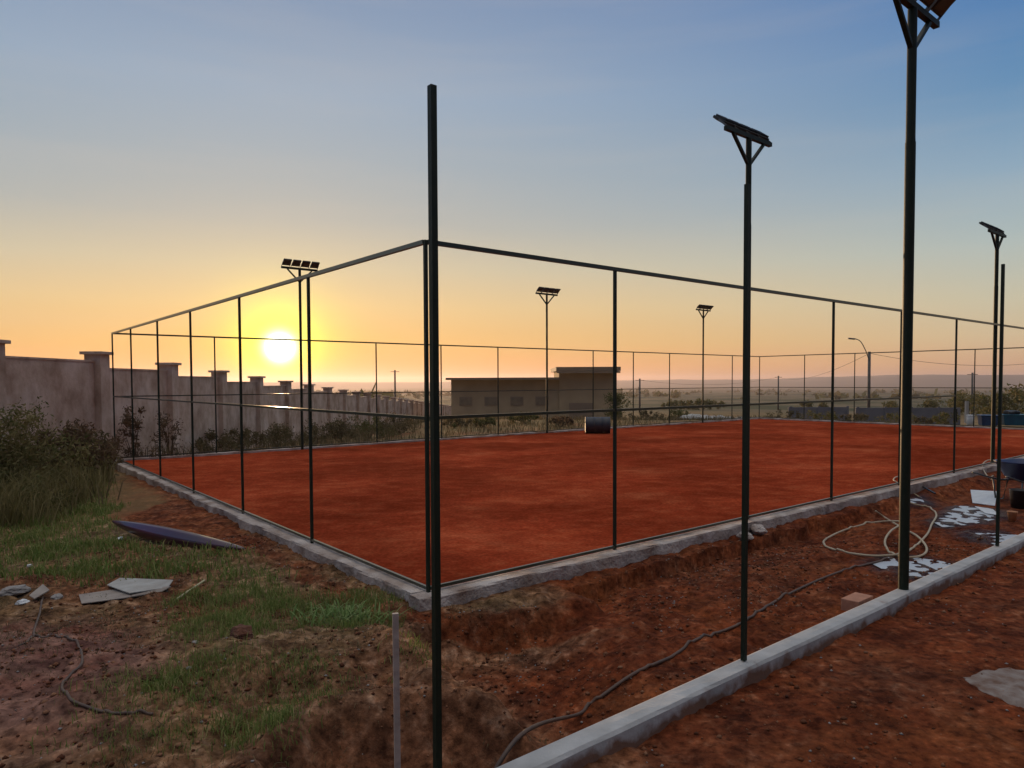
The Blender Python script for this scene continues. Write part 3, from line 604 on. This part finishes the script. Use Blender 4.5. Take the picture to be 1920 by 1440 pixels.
a=on(505,1440,.02,-.3); b=on(575,1432,.02,-.3); tag(MB().bar(a,b,.03,.012).build('wood_offcut',wood),'pale wood offcut at the very bottom edge','offcut')
# thin square stake
sp=atY(742,1148,2.55); sb=gz(sp.x,2.55); o=MB().box((0,0,(sp.z-sb)/2-.1),(.022,.016,sp.z-sb+.2),Matrix.Rotation(.3,4,'Z'),.001).build('wooden_stake',wood); o.location=(sp.x-.004,2.55,sb); o.rotation_euler=(0,R(-.2),0)
tag(o,'thin grey wooden stake standing left of the nearest green post','stake')
# purple panel
pa=on(212,990); pb=on(455,1030); cpos=(pa+pb)/2; dd=(pb-pa); ln=dd.length; Vp=[];Fp=[]; ns,nc=40,13
for i in range(ns+1):
    t=i/ns; e=(4*t*(1-t)); wd2=.012+.085*e**.8; zc=.03+.09*(1-t)+.02*e; hh=.012+.05*e**.8
    for j in range(nc):
        a_=math.pi*j/(nc-1); yy=-math.cos(a_)*wd2; zz=zc+hh*(math.sin(a_)**.7)-.06*e*(1 if j==0 else 0)
        if j<4: zz-=.03*e
        if j==5: zz+=.010*e
        Vp.append((ln*(t-.5)*1.02,yy-.06*e,zz))
for i in range(ns):
    for j in range(nc-1): Fp.append((i*nc+j,(i+1)*nc+j,(i+1)*nc+j+1,i*nc+j+1))
o=fpd('curved_hull',Vp,Fp,purple,smooth=True); o.location=cpos; o.rotation_euler.z=math.atan2(dd.y,dd.x)
sm=o.modifiers.new('thickness','SOLIDIFY'); sm.thickness=.006
tag(o,'long dark purple glossy hull shaped shell with pointed ends lying on the soil','plastic shell')
# hoses
def hose(name,pts,r,m,label,dz=None,seg=8):
    P=[on(p[0],p[1],r+(p[2] if len(p)>2 else 0),-.15) if isinstance(p,tuple) else Vector((p.x,p.y,gz(p.x,p.y)+r)) for p in pts]; Q=catmull(P,12)
    for q in Q: q.z=max(q.z,gz(q.x,q.y)+r*.6)
    return tag(MB().tube(Q,r,seg).build(name,m,None,True),label,'hose')
hose('hose',[(77,1112),(72,1140),(60,1184),(90,1187),(125,1190),(143,1205),(150,1235),(128,1258),(112,1280),(124,1302),(158,1318),(200,1330),(245,1331),(282,1333)],.008,cream and brownhose,'thin brownish hose winding over the mud at the lower left')
hose('twig',[(62,1184),(48,1195),(32,1203)],.006,brownhose,'short bent twig touching the thin hose at the lower left')['category']='twig'
hose('hose',[uv(-3.2,-2.36),uv(-2.4,-2.38),uv(-1.8,-2.37),uv(-1.35,-2.36),uv(-.95,-2.33),(1085,1338),(1130,1302),(1190,1262),(1260,1232),(1340,1192),(1390,1170),(1450,1132),(1510,1102),(1570,1078),(1630,1062),(1670,1052)],.011,brownhose,'dark dusty hose snaking beside the concrete beam toward the puddle')
hose('garden_hose',[(1640,964),(1660,978),(1690,996,.02),(1718,1012,.03),(1735,1033,.02),(1728,1047),(1700,1051),(1668,1045),(1657,1022,.03),(1668,1002,.05),(1690,985,.03),(1640,985),(1585,998),(1548,1015),(1543,1026),(1560,1035),(1600,1044),(1650,1048),(1700,1040),(1735,1010),(1745,990),(1754,972),(1742,960),(1715,952),(1690,945)],.013,cream,'cream coloured hose lying in loose loops behind the thick floodlight pole')
hose('garden_hose',[(1885,905),(1862,912),(1850,900,.02),(1841,882,.12),(1848,872,.16),(1862,870,.14),(1872,876,.05)],.012,cream,'small loop of cream hose hanging over the kerb by the blue wheelbarrow')
hose('garden_hose',[(1722,938),(1700,924,.02),(1680,910,.10),(1674,905,.12),(1684,900,.1),(1705,912,.02)],.011,cream,'curl of cream hose over the kerb just right of the thick pole')
a=on(1708,907,.12);b=on(1752,932,.0); tag(MB().bar(a,b,.03,.02).build('steel_bar',darkm),'short dark bar leaning on the court kerb','bar')
# brick beside the beam post
bp_=uv(2.63,BV+.165); o=MB().box((0,0,.045),(.30,.14,.095),None,.006).rough(.004,25).build('brick',brickm); o.location=(bp_.x,bp_.y,-.105); o.rotation_euler=(0,R(2),TH+.06); tag(o,'reddish brick lying against the beam by the thick floodlight pole','brick')
# mortar spill on the right plot
def patch(name,pts,z,m,label,cat,th=.012):
    P=[on(*p) for p in pts]; Q=catmull(P+[P[0]],6)[:-1]; c=sum(Q,Vector())/len(Q); bm=bmesh.new(); rings=[]
    for s,hh in ((1.04,-.02),(.96,.004),(.8,th),(.5,th*1.2),(.2,th*1.1)):
        ring=[]
        for i,q in enumerate(Q):
            jit=1+.12*(vnoise(np.array([i*.9]),np.array([s*3]),4)[0]-.5); p=c+(q-c)*s*jit; ring.append(bm.verts.new((p.x-c.x,p.y-c.y,gz(p.x,p.y)+hh-c.z)))
        rings.append(ring)
    n=len(Q)
    for a_,b_ in zip(rings,rings[1:]):
        for i in range(n): bm.faces.new((a_[i],a_[(i+1)%n],b_[(i+1)%n],b_[i]))
    bm.faces.new(rings[-1]); me=bpy.data.meshes.new(name); bm.to_mesh(me); bm.free(); o=link(name,me,m); o.location=c; return tag(o,label,cat)
patch('mortar_spill',[(1802,1278),(1840,1266),(1900,1262),(1990,1270),(2040,1320),(1960,1345),(1900,1332),(1850,1310),(1815,1290)],0,M_('dried_mortar',(.30,.25,.22),(.15,.075,.045),11,.95,0,.5,30),'thin pale spill of dried mortar on the red soil at the right edge','mortar')
# white board and scraps in the muddy strip
slab('white_board',[(1818,936),(1822,952),(1864,958),(1868,940)],[.10,.02,.02,.10],.008,white,'flat white board lying beyond the puddles near the wheelbarrow','board')
slab('white_board',[(1826,960),(1860,966),(1872,976),(1846,972)],[.03,.03,.02,.02],.006,white,'narrow white strip at the edge of the large puddle','board')
# wheelbarrow
wb=at(1918,948,-.17); W0=empty('wheelbarrow',wb,R(18),'dark blue wheelbarrow full of water at the right edge, beside the court kerb','wheelbarrow')
bm=bmesh.new(); rg=[]
for z_,sx_,sy_ in ((.34,.18,.14),(.36,.24,.18),(.62,.40,.30),(.64,.42,.32),(.635,.385,.285),(.40,.23,.17)):
    rg.append([bm.verts.new((sx_*(abs(math.cos(q))**.6)*(1 if math.cos(q)>0 else -1),sy_*(abs(math.sin(q))**.6)*(1 if math.sin(q)>0 else -1),z_)) for q in [2*math.pi*i/28 for i in range(28)]])
for a_,b_ in zip(rg,rg[1:]):
    for i in range(28): bm.faces.new((a_[i],a_[(i+1)%28],b_[(i+1)%28],b_[i]))
bm.faces.new(rg[0][::-1]); bm.faces.new(rg[-1]); me=bpy.data.meshes.new('tray'); bm.to_mesh(me); bm.free(); link('tray',me,bluep,W0,True)
fr=MB()
for s in (-1,1): fr.tube(catmull([(.62,s*.03,.18),(.3,s*.14,.325),(-.2,s*.22,.325),(-.75,s*.27,.46)],6),.014)
fr.build('frame',galv,W0,True)
for s in (-1,1): MB().tube([(-.1,s*.19,.32),(-.18,s*.2,.02),(-.34,s*.2,.02),(-.36,s*.235,.345)],.013).build('leg',galv,W0,True)
wh=MB().lathe([(.10,-.035),(.165,-.04),(.18,0),(.165,.04),(.10,.035)],(.62,0,.18),Matrix.Rotation(R(90),4,'X')).build('wheel',plast,W0,True)
MB().lathe([(.02,-.05),(.09,-.02),(.09,.02),(.02,.05)],(.62,0,.18),Matrix.Rotation(R(90),4,'X')).build('rim',galv,wh)
cl=MB().box((0,0,0),(.03,.22,.24),Matrix.Rotation(R(12),4,'Y'),.008).rough(.03,7,4).build('cloth',M_('dirty_cloth',(.42,.33,.26),(.25,.19,.15),9,.9)); cl.location=wb+Vector((-.05,-.33,.30)); cl.rotation_euler.z=R(90); tag(cl,'dirty pale cloth hanging from the side of the blue wheelbarrow','cloth')
bk=MB().lathe([(.045,0),(.06,.12),(.066,.125),(.058,.12),(.045,.02)]).build('bucket',orange,None,True); bk.location=at(1896,984,-.17); tag(bk,'little orange bucket on the mud in front of the wheelbarrow','bucket')
bk2=MB().lathe([(.12,0),(.145,.28),(.152,.285),(.14,.28),(.12,.03)]).build('bucket',plast,None,True); bk2.location=at(1912,962,-.17); tag(bk2,'black bucket standing under the blue wheelbarrow','bucket')
# drum lying on the court
dp=at(1120,814,-.04); dr_=empty('drum',dp+Vector((0,0,.29)),R(-4),'dark steel drum lying on its side inside the court by the far kerb','drum')
MX=Matrix.Rotation(R(90),4,'Y')
MB().lathe([(.255,-.42),(.285,-.425),(.29,-.41),(.28,-.40),(.28,-.15),(.292,-.14),(.28,-.13),(.28,.13),(.292,.14),(.28,.15),(.28,.40),(.29,.41),(.285,.425),(.255,.42)],(0,0,0),MX).build('body',M_('dark_drum_paint',(.02,.025,.035),(.035,.035,.045),6,.5),dr_,True)
MB().lathe([(.03,0),(.03,.02)],(-.42,.1,.1),Matrix.Rotation(R(-90),4,'Y'),12).build('bung',galv,dr_)
# pebble scatter
def pebbles(n,mask,x0,x1,y0,y1,s0,s1,name,m,label):
    x,y=scatter(n,x0,x1,y0,y1,mask); k=len(x); z=height(x,y); s=rng.uniform(s0,s1,k) if s1<1 else .0035+.020*rng.uniform(0,1,k)**4
    O=np.array([[1,0,0],[-1,0,0],[0,1,0],[0,-1,0],[0,0,1],[0,0,-1.]]); Fo=np.array([[0,2,4],[2,1,4],[1,3,4],[3,0,4],[2,0,5],[1,2,5],[3,1,5],[0,3,5]])
    V=O[None]*s[:,None,None]*rng.uniform(.55,1.2,(k,6,1)); V[:,:,2]*=.7; a=rng.uniform(0,6.28,k); c,sn=np.cos(a)[:,None],np.sin(a)[:,None]
    V=np.stack([V[:,:,0]*c-V[:,:,1]*sn,V[:,:,0]*sn+V[:,:,1]*c,V[:,:,2]],2)+np.stack([x,y,z+s*.2],1)[:,None]
    Fc=(np.arange(k)[:,None,None]*6+Fo[None]).reshape(-1,3); tag(npmesh(name,V.reshape(-1,3),Fc,m,k=3),label,'soil crumbs',kind='stuff')
def pm(x,y):
    u,v=uvof(x,y); return ((u<-.15)|(v<-.2))*(np.abs(v+2.51)>.09)*np.where(v<-2.5,.35,1)*sstep(.3,.7,.5+.5*fbm(x,y,1.8,3,61))
clodr=leafmat('crumb_soil',(.09,.03,.014),(.22,.075,.032),(.40,.20,.11))
pebbles(46000,pm,-5,6,2,8.5,0,1,'soil_crumbs',clodr,'crumbs of red soil strewn over the dug ground')
pebbles(3000,pm,-4,6,2,8.5,.005,.013,'gravel',stone,'scattered pale grit on the red soil')
# ------------------------------------------------------------------ far things
wallg=M_('hazed_wall',(.50,.37,.22),(.40,.29,.17),.6,.9); roofm=M_('hazed_roof_sheet',(.26,.19,.13),(.32,.23,.15),.8,.8); pale=M_('pale_paint',(.45,.42,.38),(.35,.32,.28),.8,.9); dkw=M_('hazed_opening',(.28,.21,.135),None,2,.6)  # shed wall, roof and opening colours lightened and warmed to carry distance haze
SY=70.; c0=atY(846,778,SY); c1=atY(1048,778,SY); c2=atY(1150,778,SY); zb=gz(c1.x,SY)-.3
sh=empty('shed',(c1.x,SY,zb),0,'long low brown shed with a flat roof beyond the far side of the court','shed')
wL=c1.x-c0.x; wR=c2.x-c1.x; tL=atY(900,712,SY).z-zb; tR=atY(1100,697,SY).z-zb
MB().box((-wL/2,4,tL/2),(wL-.01,8,tL)).build('wall',wallg,sh); MB().box((wR/2,4,tR/2),(wR,8.4,tR)).build('wall',wallg,sh)
MB().box((-wL/2-.2,3.7,tL+.12),(wL+.5,9.4,.22)).build('roof',roofm,sh); MB().box((wR/2+.1,3.7,tR+.2),(wR+.9,9.8,.4)).build('roof',roofm,sh)
for x_ in (-9.3,-6.8,-4.2,-1.7): f_=MB().box((x_,-.02,tL*.55),(1.3,.06,.9)).build('window',roofm,sh); MB().box((x_,-.06,tL*.55),(1.1,.04,.7)).build('pane',dkw,f_)
f_=MB().box((2.2,-.23,1.2),(2.4,.06,2.4)).build('door',roofm,sh); MB().box((3.1,-.28,1.1),(.08,.05,.2)).build('handle',dkw,f_)
MB().box((wR/2+.1,-1.24,tR-.12),(wR+.8,.05,.18)).build('fascia',roofm,sh)
shrub(1157,748,62,2.0,2.6,wd,'small round dark tree at the right end of the shed','tree',None,900,.16,name='small_tree')
upm=M_('weathered_pole',(.10,.09,.08),(.16,.15,.14),3,.85)
def upole(px,py0,Y,hgt,label,lamp=False,grp='utility poles in the valley',wd_=.3,arm=True):
    p=atY(px,py0,Y); z=gz(p.x,Y); o=empty('utility_pole',(p.x,Y,z),0,label,'utility pole',grp); h=p.z-z
    MB().bar((0,0,-.3),(0,0,h),wd_,seg=12,r2=wd_*.42).build('pole',upm,o,True)
    if arm: MB().bar((-.95,0,h-.35),(.95,0,h-.35),.12,.1).build('crossarm',upm,o)
    return o,h
o,h=upole(1631,665,80,0,'nearest utility pole behind the court, carrying a curved street lamp',wd_=.36,arm=False)
ar=MB().tube(catmull([(-.1,-.15,h-1.0),(-.5,-.15,h+.1),(-1.1,-.15,h+1.15),(-1.8,-.15,h+1.5)],8),.05).build('lamp_arm',galv,o,True)
MB().box((-2.15,-.15,h+1.47),(.8,.3,.16),Matrix.Rotation(R(6),4,'Y'),.05).build('lamp_head',galv,ar)
pole_top=Vector((o.location.x,80,o.location.z+h-.2))
ends=[]
for px,py,Y,l in ((1200,712,150,'distant utility pole left of the third far floodlight'),(1460,709,190,'distant utility pole behind the corner of the court'),(741,692,150,'distant utility pole on the skyline right of the sun'),(1824,706,130,'distant utility pole near the right edge, above the blue tubs')):
    o_,h_=upole(px,py,Y,0,l,wd_=.42); ends.append(Vector((o_.location.x,Y,o_.location.z+h_-.3)))
def wire(a,b,sag,label):
    pts=[a.lerp(b,t/24)-Vector((0,0,sag*4*(t/24)*(1-t/24))) for t in range(25)]; c=pts[12].copy(); o=MB().tube([p-c for p in pts],.022,5).build('power_line',darkm); o.location=c; tag(o,label,'cable','cables between utility poles')
wire(pole_top,ends[1],1.6,'thin cable sagging left from the nearest utility pole'); wire(pole_top+Vector((.1,0,0)),atY(2050,672,95),1.5,'thin cable running right from the nearest utility pole'); wire(ends[1],ends[0],1.5,'faint cable between the two distant poles left of centre court')
# grey blue block wall pieces down the slope
bw_=M_('grey_blue_render',(.20,.20,.22),(.12,.125,.15),.5,.9)
for px0,px1,Y,tp_,l in ((1478,1590,74,768,'low grey blue wall left of the street lamp pole'),(1604,1690,76,770,'low grey blue wall just right of the street lamp pole'),(1705,1800,78,771,'low grey blue wall left of the blue tubs')):
    a=atY(px0,tp_,Y); b=atY(px1,tp_,Y); c=(a+b)/2; z=min(gz(a.x,Y),gz(b.x,Y))-.3; o=empty('low_wall',(c.x,Y,z),0,l,'wall','low walls below the court'); hh=a.z-z; ln=b.x-a.x
    MB().box((0,0,hh/2),(ln,.2,hh)).build('panel',bw_,o)
    for k in range(int(ln/3)+1): MB().box((-ln/2+k*3+.2,-.12,hh/2+.05),(.25,.12,hh+.1)).build('pier',bw_,o)
# blue tubs and white drum beyond the far right end
def tub(px,py,wd2,hg,m,label,dp_=.7):
    p=at(px,py,-.2); bm=MB().box((0,0,hg/2),(wd2,dp_,hg),None,.03); o=bm.build('storage_tub',m); 
    for v in o.data.vertices: 
        s=.88+.12*(v.co.z/hg); v.co.x*=s; v.co.y*=s
    e=empty('storage_tub',(p.x,p.y,-.25),R(-20),label,'tub','blue tubs beyond the far end fence'); o.name='body'; o.parent=e
    MB().box((0,0,hg-.02),(wd2+.06,dp_+.06,.045),None,.015).build('lid',m,e); return p
tub(1852,803,.66,.46,blue2,'smaller blue tub beside the white drum at the far end of the court'); p=tub(1905,803,1.15,.48,teal,'longer teal tub nearest the right edge at the far end of the court')
o=MB().box((0,0,.09),(.5,.4,.18),None,.05).rough(.05,4,3).build('sack',plast); o.location=(p.x-.2,p.y,.22); tag(o,'dark sack lying on the teal tub','sack')
p=at(1819,803,-.2); o=empty('plastic_drum',(p.x,p.y,-.22),0,'small white plastic drum left of the blue tubs','drum')
MB().lathe([(.12,0),(.15,.02),(.15,.36),(.13,.40),(.06,.41)]).build('body',white,o,True); MB().lathe([(.16,.39),(.16,.43),(.14,.44)]).build('lid',white,o,True)
for px,py,py1,l,m in ((1825,762,800,'pale concrete post behind the white drum',pale),(1803,776,797,'short dark post left of the white drum',darkm)):
    p=at(px,py1,-.22); t_=atY(px,py,p.y); o=MB().box((0,0,(t_.z+.22)/2),(.12,.12,t_.z+.3)).build('concrete_post' if m is pale else 'short_post',m); o.location=(p.x,p.y+.5,-.22); tag(o,l,'post')
# rubble heaps
for px,Y,w_,h_,l in ((1310,50,1.6,.55,'pale rubble heap beyond the far kerb, left of the corner'),(1350,54,1.2,.5,'smaller pale rubble heap nearer the corner'),(1395,50,.9,.45,'low pale rubble heap right beside the court corner')):
    p=atY(px,790,Y); bm=bmesh.new(); bmesh.ops.create_icosphere(bm,subdivisions=4,radius=1)
    from mathutils import noise
    for v in bm.verts: q=v.co.normalized(); s=1+.35*noise.noise(q*2.5+Vector((px,0,0)))+.15*noise.noise(q*7); v.co=Vector((q.x*s*w_,q.y*s*w_,q.z*s*h_))
    me=bpy.data.meshes.new('rubble_heap'); bm.to_mesh(me); bm.free(); o=link('rubble_heap',me,pale); o.location=(p.x,Y,gz(p.x,Y)); tag(o,l,'rubble','rubble heaps beyond the far kerb')
# valley tree clumps, each a small tree
def vtree(px,Y,wid,hei,label,group):
    o=shrub(px,760,Y,wid,hei,wd,label,'tree',group,500,wid*.09,name='valley_tree')
    return o
r=random.Random(8)
pos=['first','second','third','fourth','fifth','sixth','seventh','eighth','ninth','tenth','eleventh','twelfth','thirteenth','fourteenth']
for i,(px,Y,w_,h_) in enumerate([(1262,190,5,2.3),(1290,196,5,2.2),(1318,188,5,2.6),(1345,200,4,2.2),(1512,190,3.5,2.4),(1545,198,3.5,2.2),(1672,180,4,2.4),(1745,170,4,3),(1790,145,4.5,3.4),(1815,138,4.5,4),(1850,122,4.5,3.7),(1880,115,4.5,4),(1908,118,5,4.8),(1940,105,5,4.4)]):
    vtree(px,Y,w_,h_,'%s small valley tree from the left, below the horizon'%pos[i],'small trees scattered down the valley')
# tree belt far off
def belt(x,y):
    r_=np.hypot(x,y); return sstep(.56,.68,.5+.5*fbm(x,y,.006,4,91))*np.clip(r_/900,.1,1)
x,y=scatter(5200,-1100,1500,260,2400,belt); z=height(x,y,False); n=len(x)
s=rng.uniform(2.5,6,n); O=[];k=7
a=rng.normal(0,1,(n,k,3)); c=np.stack([x,y,z],1)[:,None]+np.abs(a)*np.array([0,0,1])*s[:,None,None]*.5+a*np.array([1,1,0])*s[:,None,None]*.6
t1=rng.normal(0,1,(n,k,3))*s[:,None,None]*.55; t2=rng.normal(0,1,(n,k,3))*s[:,None,None]*.55
V=np.stack([c-t1,c+t2,c+t1,c-t2],2).reshape(-1,3); npm=npmesh('distant_woods',V,np.arange(len(V)).reshape(-1,4),wd); tag(npm,'far off dark woodland patches across the valley','woods',kind='stuff')
# ------------------------------------------------------------------ air
hv=bpy.data.materials.new('evening_air'); hv.use_nodes=True; t=hv.node_tree; t.nodes.remove(t.nodes['Principled BSDF'])
pv=t.nodes.new('ShaderNodeVolumePrincipled'); pv.inputs['Color'].default_value=(.80,.72,.78,1); pv.inputs['Density'].default_value=.00012; pv.inputs['Anisotropy'].default_value=.55
t.links.new(pv.outputs[0],t.nodes['Material Output'].inputs['Volume'])
hb=MB().box((0,4000,0),(19000,18500,1)).build('haze',hv)
for v in hb.data.vertices: v.co.z=90 if v.co.z>0 else -95
tag(hb,'thin evening haze filling the valley','haze',kind='stuff')
